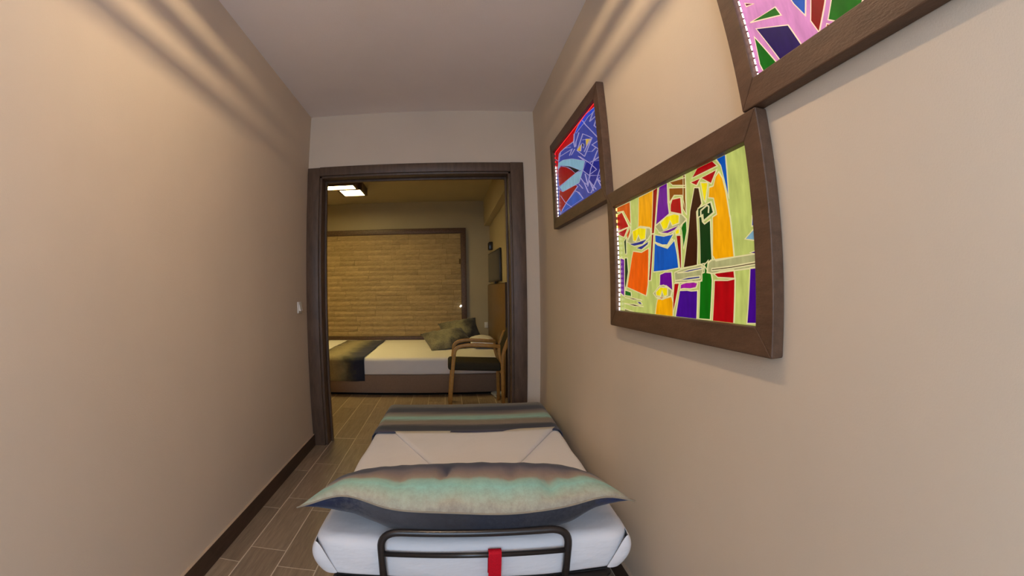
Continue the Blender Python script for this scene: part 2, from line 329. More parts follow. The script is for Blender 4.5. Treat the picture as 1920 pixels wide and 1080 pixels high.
PANES_BIRD = [
    ('red', 1, [(2.695, 1.994), (2.699, 2.041), (2.28, 2.044), (2.082, 2.045), (1.856, 2.04), (1.863, 2.02), (2.01, 2.039), (2.153, 2.032), (2.228, 2.012), (2.261, 1.98), (2.464, 2.003), (2.581, 2.006), (2.606, 1.968)]),
    ('red', 1, [(2.703, 1.996), (2.606, 1.968), (2.628, 1.911), (2.677, 1.871)]),
    ('azure', 1, [(1.863, 2.02), (1.886, 2.005), (1.978, 2.014), (2.061, 2.008), (2.137, 2.007), (2.195, 2.004), (2.21, 2.013), (2.142, 2.028), (2.01, 2.039)]),
    ('paleblue', 1, [(2.626, 1.922), (2.61, 1.955), (2.495, 1.942), (2.308, 1.896), (2.086, 1.822), (2.131, 1.785), (2.181, 1.8), (2.353, 1.866), (2.556, 1.927)]),
    ('darkred', 1, [(2.628, 1.911), (2.558, 1.92), (2.44, 1.885), (2.334, 1.841), (2.264, 1.804), (2.62, 1.813)]),
    ('black', 2, [(2.542, 1.923), (2.353, 1.865), (2.176, 1.798), (2.259, 1.804), (2.355, 1.857)]),
    ('paleblue', 1, [(2.606, 1.806), (2.259, 1.802), (2.131, 1.785), (2.205, 1.74), (2.543, 1.764)]),
    ('darkred', 1, [(2.617, 1.792), (2.543, 1.762), (2.272, 1.742), (2.23, 1.726), (2.442, 1.692), (2.599, 1.654), (2.654, 1.682)]),
    ('navy', 1, [(2.064, 1.81), (1.843, 1.757), (1.838, 1.688), (2.014, 1.732), (2.032, 1.736), (2.121, 1.783)]),
    ('azure2', 1, [(2.455, 1.688), (2.268, 1.709), (2.149, 1.647), (2.601, 1.648)]),
    ('navy', 1, [(2.015, 1.729), (1.842, 1.689), (1.92, 1.692), (1.982, 1.665), (2.038, 1.712)]),
    ('yellow2', 2, [(2.041, 1.919), (1.956, 1.894), (2.041, 1.881)]),
    ('yellow2', 2, [(2.119, 1.918), (2.138, 1.888), (2.203, 1.912)]),
    ('black', 2, [(2.108, 1.919), (2.078, 1.905), (2.089, 1.89), (2.106, 1.905)]),
]
PANES_SHARDS = [
    ('green', 1, [(0.726, 1.785), (0.632, 1.77), (0.623, 1.747)]),
    ('deepviolet', 1, [(0.711, 1.758), (0.611, 1.714), (0.589, 1.656), (0.66, 1.655)]),
    ('green', 1, [(0.726, 1.743), (0.674, 1.653), (0.722, 1.655), (0.73, 1.678)]),
    ('blue', 1, [(0.573, 1.746), (0.58, 1.768), (0.534, 1.748), (0.554, 1.71)]),
    ('darkred', 1, [(0.518, 1.74), (0.482, 1.72), (0.496, 1.702), (0.532, 1.661), (0.543, 1.69)]),
    ('green', 1, [(0.479, 1.693), (0.465, 1.71), (0.377, 1.685), (0.414, 1.656), (0.482, 1.659), (0.498, 1.67)]),
    ('red', 1, [(0.506, 1.663), (0.493, 1.654), (0.511, 1.656)]),
    ('maroon', 1, [(0.724, 1.835), (0.698, 1.819), (0.723, 1.828)]),
]
LINES_BIRD = [
    [(1.959, 1.981), (1.895, 2.006)],
    [(1.959, 1.981), (1.873, 1.974)],
    [(1.87, 1.954), (1.901, 1.939), (1.857, 1.909)],
    [(2.066, 2.026), (2.026, 1.989), (1.868, 1.871)],
    [(2.08, 1.961), (1.946, 1.895), (2.081, 1.843), (2.198, 1.909), (2.08, 1.961)],
    [(2.093, 1.933), (2.036, 1.917)],
    [(2.08, 1.867), (1.973, 1.899)],
    [(1.868, 1.855), (1.955, 1.863), (1.877, 1.821), (1.863, 1.809)],
    [(2.042, 1.857), (1.962, 1.833), (1.908, 1.834)],
    [(1.883, 1.815), (1.956, 1.785)],
    [(1.947, 1.784), (1.854, 1.779)],
    [(2.257, 1.975), (2.398, 1.993), (2.537, 2.004), (2.592, 1.964)],
    [(2.451, 1.999), (2.315, 1.965)],
    [(2.557, 1.982), (2.283, 1.945)],
    [(2.35, 1.927), (2.296, 1.944)],
    [(2.314, 1.919), (2.239, 1.93)],
    [(2.228, 2.012), (2.247, 1.969), (2.237, 1.939)],
    [(2.143, 1.989), (2.208, 1.959), (2.22, 1.937)],
    [(2.185, 1.875), (2.1, 1.829)],
    [(2.164, 1.867), (2.002, 1.786), (1.915, 1.734), (2.032, 1.736), (2.126, 1.784)],
    [(2.001, 1.788), (1.854, 1.78)],
    [(1.926, 1.797), (1.999, 1.757), (2.062, 1.688)],
    [(1.856, 1.733), (1.92, 1.692), (1.993, 1.659)],
    [(1.92, 1.692), (1.849, 1.655)],
    [(1.92, 1.692), (1.871, 1.647)],
    [(2.169, 1.755), (2.124, 1.723), (2.06, 1.695)],
    [(2.091, 1.757), (2.06, 1.696)],
    [(2.037, 1.714), (1.942, 1.648)],
    [(2.037, 1.714), (1.977, 1.648)],
    [(2.115, 1.718), (2.058, 1.657), (2.018, 1.647), (1.978, 1.664)],
    [(2.284, 1.714), (2.215, 1.691), (2.154, 1.648)],
    [(2.23, 1.726), (2.455, 1.688), (2.577, 1.66)],
    [(2.589, 1.749), (2.495, 1.692), (2.369, 1.642)],
    [(2.207, 1.733), (2.145, 1.696)],
]
LINES_FACES = [
    [(1.068, 1.389), (1.067, 1.406), (1.033, 1.415), (1.024, 1.41), (1.029, 1.394)],
    [(1.364, 1.35), (1.317, 1.335), (1.284, 1.328), (1.244, 1.348)],
]

# ================================================================== THE SETTING
def struct(o): o["kind"] = "structure"; return o
T = 0.12
struct(box("wall_left", (XL - T, YB - T, -0.02), (XL, YD, ZC + .02), WALL))
struct(box("wall_right", (XR, YB - T, -0.02), (XR + T, YD, ZC + .02), WALL))
struct(box("ceiling", (XL - T, YB - T, ZC), (XR + T + .1, YD + .09, ZC + .1), CEIL))
struct(box("ceiling_bedroom", (BXL - T, YD + .09, ZC), (XR + T + .1, BYF + T, ZC + .1), BWALL_DIM))  # darkened plaster here too, so the ceiling's dimness is in its colour
# wall between corridor and bedroom, with the door opening
DX0, DX1, DZ = -0.99, 0.495, 2.115
def multi_box(name, boxes, m):
    V, F = [], []
    for (x0, y0, z0), (x1, y1, z1) in boxes:
        k = len(V)
        V += [(x0, y0, z0), (x1, y0, z0), (x1, y1, z0), (x0, y1, z0), (x0, y0, z1), (x1, y0, z1), (x1, y1, z1), (x0, y1, z1)]
        F += [tuple(k + i for i in f) for f in ((0, 3, 2, 1), (4, 5, 6, 7), (0, 1, 5, 4), (1, 2, 6, 5), (2, 3, 7, 6), (3, 0, 4, 7))]
    return struct(mesh(name, V, F, m))
multi_box("wall_middle", [((BXL, YD, -.02), (DX0, YD2, ZC)), ((DX1, YD, -.02), (XR + T, YD2, ZC)), ((DX0, YD, DZ), (DX1, YD2, ZC))], WALL)
struct(box("wall_far", (BXL - T, BYF, -.02), (BXR + T, BYF + T, ZC), BWALL_DIM))
struct(box("wall_bedroom_left", (BXL - T, YD2, -.02), (BXL, BYF, ZC), BWALL_DIM))
struct(box("wall_bedroom_right", (BXR, YD2, -.02), (BXR + T, BYF, ZC), BWALL_DIM))
struct(box("trim_1", (0.585, YD2, 2.20), (BXR, BYF, ZC), BWALL_DIM))          # beam along the bedroom's right wall
# back wall of the corridor with its window (behind the photographer)
WX0, WX1, WZ0, WZ1 = -0.80, 0.40, 0.80, 2.20
multi_box("wall_back", [((XL, YB - T, -.02), (WX0, YB, ZC)), ((WX1, YB - T, -.02), (XR, YB, ZC)), ((WX0, YB - T, -.02), (WX1, YB, WZ0)), ((WX0, YB - T, WZ1), (WX1, YB, ZC))], WALL)
win = bpy.data.objects.new("window_1", None); COL.objects.link(win); win.location = (-.2, YB - .06, WZ0); struct(win)
for a, b in (((WX0, YB - .09, WZ0), (WX0 + .05, YB - .03, WZ1)), ((WX1 - .05, YB - .09, WZ0), (WX1, YB - .03, WZ1)), ((WX0 + .05, YB - .09, WZ0), (WX1 - .05, YB - .03, WZ0 + .05)), ((WX0 + .05, YB - .09, WZ1 - .05), (WX1 - .05, YB - .03, WZ1))):
    box("window_frame", a, b, DOORW, win, 0.004)
pl = bpy.data.lights.new("window_portal", 'AREA'); pl.shape = 'RECTANGLE'; pl.size = WX1 - WX0; pl.size_y = WZ1 - WZ0
pl.cycles.is_portal = True
po = bpy.data.objects.new("window_portal", pl); COL.objects.link(po); po.location = ((WX0 + WX1) / 2, YB - .02, (WZ0 + WZ1) / 2); po.rotation_euler = (PI / 2, 0, 0)

# floor: grout bed with wood-look tiles laid lengthwise
flo = struct(mesh("floor", [(BXL, YB, -.0012), (XR, YB, -.0012), (XR, BYF, -.0012), (BXL, BYF, -.0012), (BXL, YB, -.03), (XR, YB, -.03), (XR, BYF, -.03), (BXL, BYF, -.03)],
     [(0, 1, 2, 3), (7, 6, 5, 4), (0, 4, 5, 1), (1, 5, 6, 2), (2, 6, 7, 3), (3, 7, 4, 0)], GROUT))
TW, TL, G = 0.1815, 0.583, 0.0042
def tile_mesh(w, l):
    c = 0.0014; V = []
    for zz, d in ((-.003, 0), (-c, 0), (0, c)):
        V += [(-w / 2 + d, -l / 2 + d, zz), (w / 2 - d, -l / 2 + d, zz), (w / 2 - d, l / 2 - d, zz), (-w / 2 + d, l / 2 - d, zz)]
    F = [(8, 9, 10, 11)] + [(k * 4 + i, k * 4 + (i + 1) % 4, k * 4 + 4 + (i + 1) % 4, k * 4 + 4 + i) for k in (0, 1) for i in range(4)]
    me = bpy.data.meshes.new("tile"); me.from_pydata(V, [], F); me.materials.append(TILE); me.update(); return me
cache = {}
def put_tile(x0, x1, y0, y1):
    w, l = round(x1 - x0 - G, 4), round(y1 - y0 - G, 4)
    if w < .02 or l < .03: return
    if (w, l) not in cache: cache[(w, l)] = tile_mesh(w, l)
    o = bpy.data.objects.new("tile", cache[(w, l)]); COL.objects.link(o); o.parent = flo; o.location = ((x0 + x1) / 2, (y0 + y1) / 2, 0)
offs = {0: 0.494, 1: 0.052, 2: 0.494, 3: 0.35}
def lay(xa, xb, ya, yb):
    k0 = math.floor((xa + 0.957) / TW); k = k0
    while -0.957 + k * TW < xb:
        a, b = max(xa, -0.957 + k * TW), min(xb, -0.957 + (k + 1) * TW)
        # column left of x=-0.957 has seams at 1.655, 2.244, 2.824; the next at 1.80; the next at 1.665
        seam = {-1: 1.655, 0: 1.803, 1: 1.667}.get(k, 1.655 + 0.583 * ((k * 0.37) % 1.0))
        j = math.floor((ya - seam) / TL)
        while seam + j * TL < yb:
            put_tile(a, b, max(ya, seam + j * TL), min(yb, seam + (j + 1) * TL)); j += 1
        k += 1
lay(XL, XR, -0.6, YD2)
lay(-2.35, BXR, YD2, 5.35)

# baseboards
def baseboard(name, a, b):
    o = struct(box(name, a, b, BASEB)); 
    (x0, y0, z0), (x1, y1, z1) = a, b
    box("caulk_line", (x0, y0, z1), (x1, y1, z1 + .0025), BEADM, o); return o
def bb_child_fix(): pass
baseboard("baseboard_left", (XL, YB, 0), (XL + .014, YD - .02, .092))
baseboard("baseboard_right", (XR - .014, YB, 0), (XR, YD, .092))
baseboard("baseboard_door", (0.60, YD - .014, 0), (XR - .014, YD, .092))

# door frame
door = bpy.data.objects.new("door_1", None); COL.objects.link(door); door.location = (-.25, YD + .09, 0); struct(door)
CY = YD - 0.020
box("casing", (-1.0735, CY, 0), (-0.978, YD, 2.165), DOORW, door, 0.003)
box("casing", (0.487, CY, 0), (0.588, YD, 2.170), DOORW, door, 0.003)
box("casing", (-0.978, CY, 2.098), (0.487, YD, 2.168), DOORW, door, 0.003)
box("jamb", (DX0, YD, 0), (-0.960, YD2 - .005, 2.10), DOORW, door, 0.003)
box("jamb", (0.470, YD, 0), (DX1, YD2 - .005, 2.10), DOORW, door, 0.003)
box("lintel", (DX0, YD, 2.082), (DX1, YD2 - .005, DZ), DOORW, door, 0.003)
box("door_stop", (-0.960, YD + .10, 0), (-0.945, YD + .13, 2.082), DOORW, door, 0.002)
box("door_stop", (0.455, YD + .10, 0), (0.470, YD + .13, 2.082), DOORW, door, 0.002)
box("door_stop", (-0.945, YD + .10, 2.065), (0.455, YD + .13, 2.082), DOORW, door, 0.002)

# ================================================================== THE FOLDING BED IN THE CORRIDOR
BC = Vector((0.088, 2.165, 0)); BR = math.radians(-1.5)
HW, HL, ZM, ZB = 0.518, 0.885, 0.42, 0.265
def cot(v):
    v = Vector(v); c, s = math.cos(BR), math.sin(BR)
    return Vector((BC.x + c * v.x - s * v.y, BC.y + s * v.x + c * v.y, v.z))
# frame
cf = thing("folding_bed_frame", BC, "black metal folding bed frame on castors under the mattress in the corridor", "bed frame")
RZ = 0.240
for s in (-1, 1):
    sweep("side_rail", [cot((s * .455, -.875, RZ)), cot((s * .455, .875, RZ))], circ(.016), BLACKM, cf)
for s in (-1, 1):
    sweep("end_rail", [cot((-.455, s * .875, RZ)), cot((.455, s * .875, RZ))], circ(.016), BLACKM, cf)
box("canvas_base", (-.45, -.87, RZ + .006), (.45, .87, RZ + .018), MESHM, cf, xf=cot)
for sy in (-1, 1):
    sweep("leg", fillet([cot((-.40, sy * .56, RZ)), cot((-.40, sy * .62, .075)), cot((.40, sy * .62, .075)), cot((.40, sy * .56, RZ))], .06), circ(.013), BLACKM, cf, up=(0, 1, 0))
    for sx in (-1, 1):
        c = cot((sx * .37, sy * .62, .03))
        w = sweep("castor", [c + Vector((-.010, 0, 0)), c + Vector((.010, 0, 0))], circ(.03, 18), RUBBER, cf)
        sweep("castor_stem", [c + Vector((0, 0, 0.0)), c + Vector((0, 0, .05))], circ(.006, 8), BLACKM, w)
for sx in (-1, 1):
    sweep("brace", [cot((sx * .43, -.875, RZ)), cot((sx * .40, -.60, .10))], circ(.009), BLACKM, cf)
YR = 1.252
def hx(x, z): return Vector((x, YR - .0 + 0.0262 * (-(x - .068)), z))
sweep("head_rail", fillet([hx(-.222, .235), hx(-.222, .468), hx(.362, .468), hx(.362, .235)], .065, 8), circ(.0125, 14), BLACKM, cf, up=(0, 1, 0))
sweep("cross_bar", [hx(-.216, .384), hx(.356, .384)], circ(.0095, 12), BLACKM, cf)
for x in (-.222, .362):
    sweep("bracket", [Vector((x, YR, .236)), Vector((x, YR + .05, .236))], circ(.012), BLACKM, cf)
# red strap folded over the cross bar
sp = fillet([Vector((.131, YR - .016, .10)), Vector((.131, YR - .014, .36)), Vector((.131, YR - .011, .401)), Vector((.131, YR + .012, .401)), Vector((.131, YR + .016, .30))], .014, 5)
sweep("strap", sp, rect(.040, .004), RED, cf, up=(0, 1, 0), smooth=False)["label"] = "red webbing strap looped over the cross bar"

# mattress with its sheet
def rounded_slab(nx, ny, hw, hl, z0, z1, r, wob=0.0, seed=0.0):
    """closed rounded slab as a lofted grid around the z axis"""
    V, F = [], []
    per = []
    def outline(hw, hl, rc, n=8):
        P = []
        for cx, cy, a0 in ((hw - rc, hl - rc, 0), (-hw + rc, hl - rc, PI / 2), (-hw + rc, -hl + rc, PI), (hw - rc, -hl + rc, 1.5 * PI)):
            for k in range(n + 1):
                a = a0 + k / n * PI / 2; P.append((cx + rc * math.cos(a), cy + rc * math.sin(a)))
        # densify straight runs
        Q = []
        for i, p in enumerate(P):
            q = P[(i + 1) % len(P)]; Q.append(p); d = math.hypot(q[0] - p[0], q[1] - p[1]); m = int(d / .05)
            for k in range(1, m + 1): Q.append((p[0] + (q[0] - p[0]) * k / (m + 1), p[1] + (q[1] - p[1]) * k / (m + 1)))
        return Q
    rows = []
    steps = 6
    prof = [(r * (1 - math.cos(k / steps * PI / 2)), z0 + r * 0.5 * (1 - math.sin(k / steps * PI / 2))) for k in range(steps)][::1]
    prof = [(r * .5 * (1 - math.sin(k / steps * PI / 2)), z0 + r * .5 * (1 - math.cos(k / steps * PI / 2))) for k in range(steps + 1)]
    mid = [(0, z0 + r * .5 + (z1 - r - z0 - r * .5) * k / 4) for k in range(1, 4)]
    top = [(r * (1 - math.cos(k / steps * PI / 2)), z1 - r + r * math.sin(k / steps * PI / 2)) for k in range(steps + 1)]
    prof = prof + mid + top
    base = outline(hw, hl, .07)
    n = len(base)
    for ins, z in prof:
        for (x, y) in base:
            l = math.hypot(x, y); sx, sy = (hw - ins) / hw, (hl - ins) / hl
            px, py = x * sx, y * sy
            b = 0.006 * math.sin(PI * (z - z0) / (z1 - z0))
            w = wob * noise.noise(Vector((px * 5 + seed, py * 5, z * 9)))
            px += (b + w) * x / l; py += (b + w) * y / l
            V.append((px, py, z))
    for a in range(len(prof) - 1):
        for i in range(n): F.append((a * n + i, a * n + (i + 1) % n, (a + 1) * n + (i + 1) % n, (a + 1) * n + i))
    # top cap: concentric rings
    last = (len(prof) - 1) * n
    rings = 8
    for q in range(1, rings + 1):
        f = 1 - q / (rings + .0)
        for i in range(n):
            x, y, z = V[last + i]
            if q == rings: f = 0.02
            V.append((x * f, y * f, z + .004 * (1 - f) + .0035 * noise.noise(Vector((x * f * 6 + seed, y * f * 6, 1)))))
    for q in range(rings):
        for i in range(n):
            a, b = last + q * n, last + (q + 1) * n
            F.append((a + i, a + (i + 1) % n, b + (i + 1) % n, b + i))
    F.append(tuple(last + rings * n + i for i in range(n)))
    F.append(tuple(n - 1 - i for i in range(n)))
    return V, F
cm = thing("cot_mattress", cot((0, 0, ZB)), "white sheeted mattress on the black folding bed in the corridor", "mattress")
V, F = rounded_slab(0, 0, HW, HL, ZB, ZM, .035, 0.010)
mesh("fitted_sheet", [cot(v) for v in V], F, SHEET, cm, True)
# the top sheet folded back: its two slanting hems converge towards the pillow
def flap_pt(u, v):                 # u across 0..1, v from far (0) to near (1)
    y = 2.43 + (1.70 - 2.43) * v
    xl = -0.297 + (-0.105 + 0.297) * min(1.35, (2.407 - y) / (2.407 - 1.977)); xr = 0.545 + (0.321 - 0.545) * min(1.35, (2.36 - y) / (2.36 - 1.955))
    return Vector((xl + (xr - xl) * u, y, ZM + .0125 + .003 * math.sin(u * 9 + v * 4) * (1 - abs(2 * u - 1))))
nu, nv = 22, 14
V = [flap_pt(i / (nu - 1), j / (nv - 1)) for j in range(nv) for i in range(nu)]
V2 = [v - Vector((0, 0, .0105)) for v in V]
F = grid_faces(nu, nv, 0, True) + grid_faces(nu, nv, len(V), False)
rim = [i for i in range(nu)] + [j * nu + nu - 1 for j in range(1, nv)] + [(nv - 1) * nu + i for i in range(nu - 2, -1, -1)] + [j * nu for j in range(nv - 2, 0, -1)]
F += [(rim[k], rim[(k + 1) % len(rim)], rim[(k + 1) % len(rim)] + len(V), rim[k] + len(V)) for k in range(len(rim))]
recalc(mesh("folded_flap", V + V2, F, SHEET, cm, True))
# tucked corner folds at the near end
for s in (-1, 1):
    P = []; NR = 12
    for k in range(NR):
        t = k / (NR - 1)
        z = ZM - .020 - t * .128
        out = .034 * math.sin(PI * min(1, t * .95 + .03)) ** .75
        a = Vector((s * (HW - .014 - .062 * t ** .8), -HL - .0055 - .004 * math.sin(PI * t), z))
        m_ = Vector((s * (HW - .012 - .02 * t + out * .75), -HL - .006 - .012 * math.sin(PI * t), z - .003))
        b = Vector((s * (HW - .010 - .008 * t + out), -HL + .030, z - .006)); c = Vector((s * (HW + .002), -HL + .15, z))
        P += [cot(a), cot(m_), cot(b), cot(c)]
    F = grid_faces(4, NR, 0, s > 0)
    fo = mesh("corner_fold", P, F, SHEET, cm, True)
    md = fo.modifiers.new("thickness", 'SOLIDIFY'); md.thickness = .004; md.offset = 0
    md = fo.modifiers.new("smooth", 'SUBSURF'); md.levels = 1; md.render_levels = 2

# striped runner across the foot end
RUN_M = stripe_mat("watercolour_stripe_runner", 1, -.345, .345, [(0.0, srgb(84, 86, 108)), (.09, srgb(64, 62, 78)), (.15, srgb(34, 34, 48)), (.22, srgb(34, 34, 44)), (.29, TAUPE), (.38, srgb(134, 124, 100)), (.46, MINT), (.56, srgb(146, 150, 130)), (.62, srgb(120, 104, 98)), (.70, srgb(34, 36, 54)), (.80, srgb(34, 36, 54)), (.87, srgb(110, 104, 98)), (1.0, srgb(128, 122, 112))], 0.07, 0.4, (1.1, 7, 7))
def drape(a, h, r):
    """distance a past the start of the rounding -> (horizontal, drop)"""
    if a <= 0: return a, 0.0
    L = r * PI / 2
    if a < L: return r * math.sin(a / r), r * (1 - math.cos(a / r))
    return r, r + (a - L)
ro = cot((0, .545, ZM))
V = []; nu, nv = 60, 40
for j in range(nv):
    for i in range(nu):
        a = -(HW + .15) + (2 * HW + .30) * i / (nu - 1); b = .235 + (.885 + .16 - .235) * j / (nv - 1)
        r = .04; fx, dz1 = drape(abs(a) - (HW - r + .008), 0, r); fy, dz2 = drape(b - (HL - r + .008), 0, r)
        x = math.copysign(HW - r + .008 + fx, a) if abs(a) > HW - r + .008 else a
        y = HL - r + .008 + fy if b > HL - r + .008 else b
        dz = max(dz1, dz2) if min(dz1, dz2) < 1e-6 else min(.15, math.hypot(dz1, dz2))
        w = .004 * noise.noise(Vector((x * 4, y * 9, 3.3)))
        if j == 0: y += .010 * noise.noise(Vector((x * 6, 7, 0))) 
        V.append(cot((x, y, ZM + .008 - min(dz, .165) + w)))
run = mesh("bed_runner", V, grid_faces(nu, nv), RUN_M, None, True, origin=ro)
md = run.modifiers.new("cloth", 'SOLIDIFY'); md.thickness = .004; md.offset = 1
setp(run, "navy and mint striped runner across the foot of the folding bed", "bed runner")

def pillow(name, c, w, d, tt, tb, m_top, m_bot, seam, rot=0.0, tilt=0.0, floor_z=None, nu=56, nv=36, pinch=.05, wr=.006, seed=0.0, bow=0.0, lean=None, ex=.42, creases=()):
    V, F, fm = [], [], []
    def pt(i, j, top):
        u, v = -1 + 2 * i / (nu - 1), -1 + 2 * j / (nv - 1)
        x = w / 2 * u * (1 - pinch * (1 - v * v)); y = d / 2 * v * (1 - (pinch * 1.4 * (1 - u * u) if v > 0 or not bow else -bow * (1 - u * u)))
        if bow and v > 0: x *= 1 - .16 * v * v
        k = max(0.0, (1 - u * u) * (1 - v * v))
        h = (tt * k ** ex if top else tb * k ** .42 * ((1 - abs(u) ** 4.5) ** .6 if bow else 1))
        k2 = k
        for (cu, cw, cd, cv, cvw) in creases: h -= top * cd * math.exp(-((u - cu - .05 * (v - cv)) / cw) ** 2 - ((v - cv) / cvw) ** 2) * min(1, k * 4)
        cr = wr * (noise.noise(Vector((x * 16 + seed, y * 7, 5 if top else 9))) + .6 * math.sin(u * 17 + 2 * v + seed) * max(0, abs(v) - .35)) * min(1, k * 5)
        z = seam(u, v) + (h if top else -h) + cr
        y2 = y * math.cos(tilt) - (z - seam(0, 0)) * math.sin(tilt); z2 = y * math.sin(tilt) + (z - seam(0, 0)) * math.cos(tilt) + seam(0, 0)
        X = x * math.cos(rot) - y2 * math.sin(rot); Y = x * math.sin(rot) + y2 * math.cos(rot)
        p = Vector((c[0] + X, c[1] + Y, c[2] + z2))
        if lean: p = lean(p)
        if floor_z is not None and p.z < floor_z(p) and not (i in (0, nu - 1) or j in (0, nv - 1)): p.z = floor_z(p) + .0006 * (p.z - floor_z(p))
        return p
    V = [pt(i, j, True) for j in range(nv) for i in range(nu)]
    n = len(V); idx = list(range(n)); bot = {}
    for j in range(nv):
        for i in range(nu):
            if i in (0, nu - 1) or j in (0, nv - 1): bot[(i, j)] = j * nu + i
            else: bot[(i, j)] = len(V); V.append(pt(i, j, False))
    F = grid_faces(nu, nv); fm = [0] * len(F)
    for j in range(nv - 1):
        for i in range(nu - 1): F.append((bot[(i, j)], bot[(i, j + 1)], bot[(i + 1, j + 1)], bot[(i + 1, j)])); fm.append(1)
    return mesh(name, V, F, None, None, True, origin=c, mats=[m_top, m_bot], fmat=fm)
PIL_T = stripe_mat("watercolour_stripe_pillow", 1, -.25, .045, [(0.0, srgb(150, 140, 128)), (.10, srgb(172, 168, 148)), (.20, srgb(166, 186, 168)), (.34, MINT), (.46, srgb(150, 186, 172)), (.54, srgb(150, 134, 116)), (.66, srgb(134, 116, 106)), (.80, srgb(106, 94, 98)), (.92, srgb(62, 60, 76)), (1.0, NAVY)], 0.13, 0.5, (3.2, 2.2, 2.2), 0.42)
PIL_B = stripe_mat("navy_pillow_underside", 0, -.5, .5, [(0.0, srgb(44, 52, 84)), (.10, srgb(46, 50, 70)), (.2, srgb(84, 82, 86)), (.42, srgb(62, 60, 64)), (.6, srgb(50, 52, 62)), (.85, srgb(66, 64, 68)), (1.0, srgb(42, 52, 92))], 0.15, 0.8, (5, 5, 5))
def seam_c(u, v):
    s = .088 + (.042 * math.exp(-((u + .70) / .20) ** 2) + .018 * math.exp(-((u - .80) / .16) ** 2) - .012 * math.exp(-((u - .25) / .3) ** 2)) * max(0, -v)
    return s - .016 * abs(u) ** 9
pw = pillow("pillow", (0.050, 1.492, ZM), 1.06, .465, .088, .140, PIL_T, PIL_B, seam_c, math.radians(-1.0), math.radians(-9), floor_z=lambda p: ZM + .004, wr=.007, seed=2.0, bow=.05, ex=.52, creases=[(-.14, .030, .034, -.15, .30), (.02, .06, .008, -.5, .3), (.30, .04, .020, -.2, .30), (.52, .045, .020, -.55, .3), (-.42, .05, .010, -.5, .3), (.68, .05, .010, -.3, .3)])

nu_, nv_ = 56, 36
rim = [i for i in range(nu_)] + [j * nu_ + nu_ - 1 for j in range(1, nv_)] + [(nv_ - 1) * nu_ + i for i in range(nu_ - 2, -1, -1)] + [j * nu_ for j in range(nv_ - 2, 0, -1)]
PIPM = mat("sand_piping", srgb(150, 138, 120), 0.8, 0.2)
sweep("piping", [pw.data.vertices[i].co + pw.location for i in rim], circ(.0028, 6), PIPM, pw, closed=True)
setp(pw, "large mint, taupe and navy pillow lying behind the black head rail", "pillow")

# ================================================================== BACKLIT GLASS PICTURES ON THE RIGHT WALL
XF, XG = 0.655, 0.671
GC = dict(orange1=srgb(206, 84, 10), orange2=srgb(232, 92, 6), red=srgb(172, 2, 14), darkred=srgb(140, 0, 8), amber=srgb(246, 164, 4), purple=srgb(104, 4, 140), violet=srgb(66, 4, 132), magenta=srgb(160, 26, 150), brown=srgb(136, 74, 10), darkbrown=srgb(58, 24, 10), yellow=srgb(250, 218, 10), yellow2=srgb(206, 170, 60), green=srgb(10, 104, 12), darkgreen=srgb(12, 54, 16), blue=srgb(6, 84, 180), azure=srgb(10, 70, 200), azure2=srgb(44, 80, 172), indigo=srgb(40, 46, 130), eyegrey=srgb(176, 172, 118), paleblue=srgb(128, 170, 190), black=srgb(26, 24, 26), navy=srgb(22, 30, 128), deepviolet=srgb(40, 20, 86), maroon=srgb(110, 0, 50))
GM = {}
def glass_mat(k, col=None, s=0.68):
    if k not in GM:
        M = NT("backlit_glass_" + k); b = M.b; c = col or GC[k]
        b.inputs['Base Color'].default_value = tuple(x * .14 for x in c[:3]) + (1,); b.inputs['Roughness'].default_value = 0.38; b.inputs['Specular IOR Level'].default_value = 0.10
        tc = M.n('ShaderNodeTexCoord'); mp = M.n('ShaderNodeMapping'); mp.inputs['Scale'].default_value = (1, 3, 1); M.l(tc.outputs['Object'], mp.inputs[0])
        nz = M.n('ShaderNodeTexNoise', Scale=14.0, Detail=4.0); M.l(mp.outputs[0], nz.inputs['Vector'])
        r = ramp(M, [(0.25, tuple(x * .72 for x in c[:3]) + (1,)), (0.75, tuple(min(1, x * 1.2) for x in c[:3]) + (1,))]); M.l(nz.outputs[0], r.inputs[0])
        M.l(r.outputs[0], b.inputs['Emission Color']); b.inputs['Emission Strength'].default_value = s
        GM[k] = M.m
    return GM[k]
CREAM = emis("cream_contour", srgb(206, 196, 146), 0.62)
CREAMP = emis("pale_pink_contour", srgb(244, 206, 176), 0.62)
WHITEL = emis("pale_lilac_contour", srgb(176, 166, 210), 0.40)
LEDW = emis("white_led", (1.0, .90, .92, 1), 4.0)
LEDR = emis("red_led", (1.0, .02, .02, 1), 1.0)
LEDO = emis("amber_led", (1.0, .55, .12, 1), 2.5)
def area2(P): return sum(P[i][0] * P[(i + 1) % len(P)][1] - P[(i + 1) % len(P)][0] * P[i][1] for i in range(len(P))) / 2
def offset(P, d):
    if area2(P) < 0: P = P[::-1]
    n = len(P); out = []
    for i in range(n):
        a, b, c = Vector(P[i - 1]), Vector(P[i]), Vector(P[(i + 1) % n])
        e1, e2 = (b - a).normalized(), (c - b).normalized()
        n1, n2 = Vector((e1.y, -e1.x)), Vector((e2.y, -e2.x))
        m = n1 + n2
        if m.length < .2: m = n1.copy()
        m.normalize(); k = min(2.0, 1 / max(.3, m.dot(n1)))
        out.append(tuple(b + m * d * k))
    return P, out
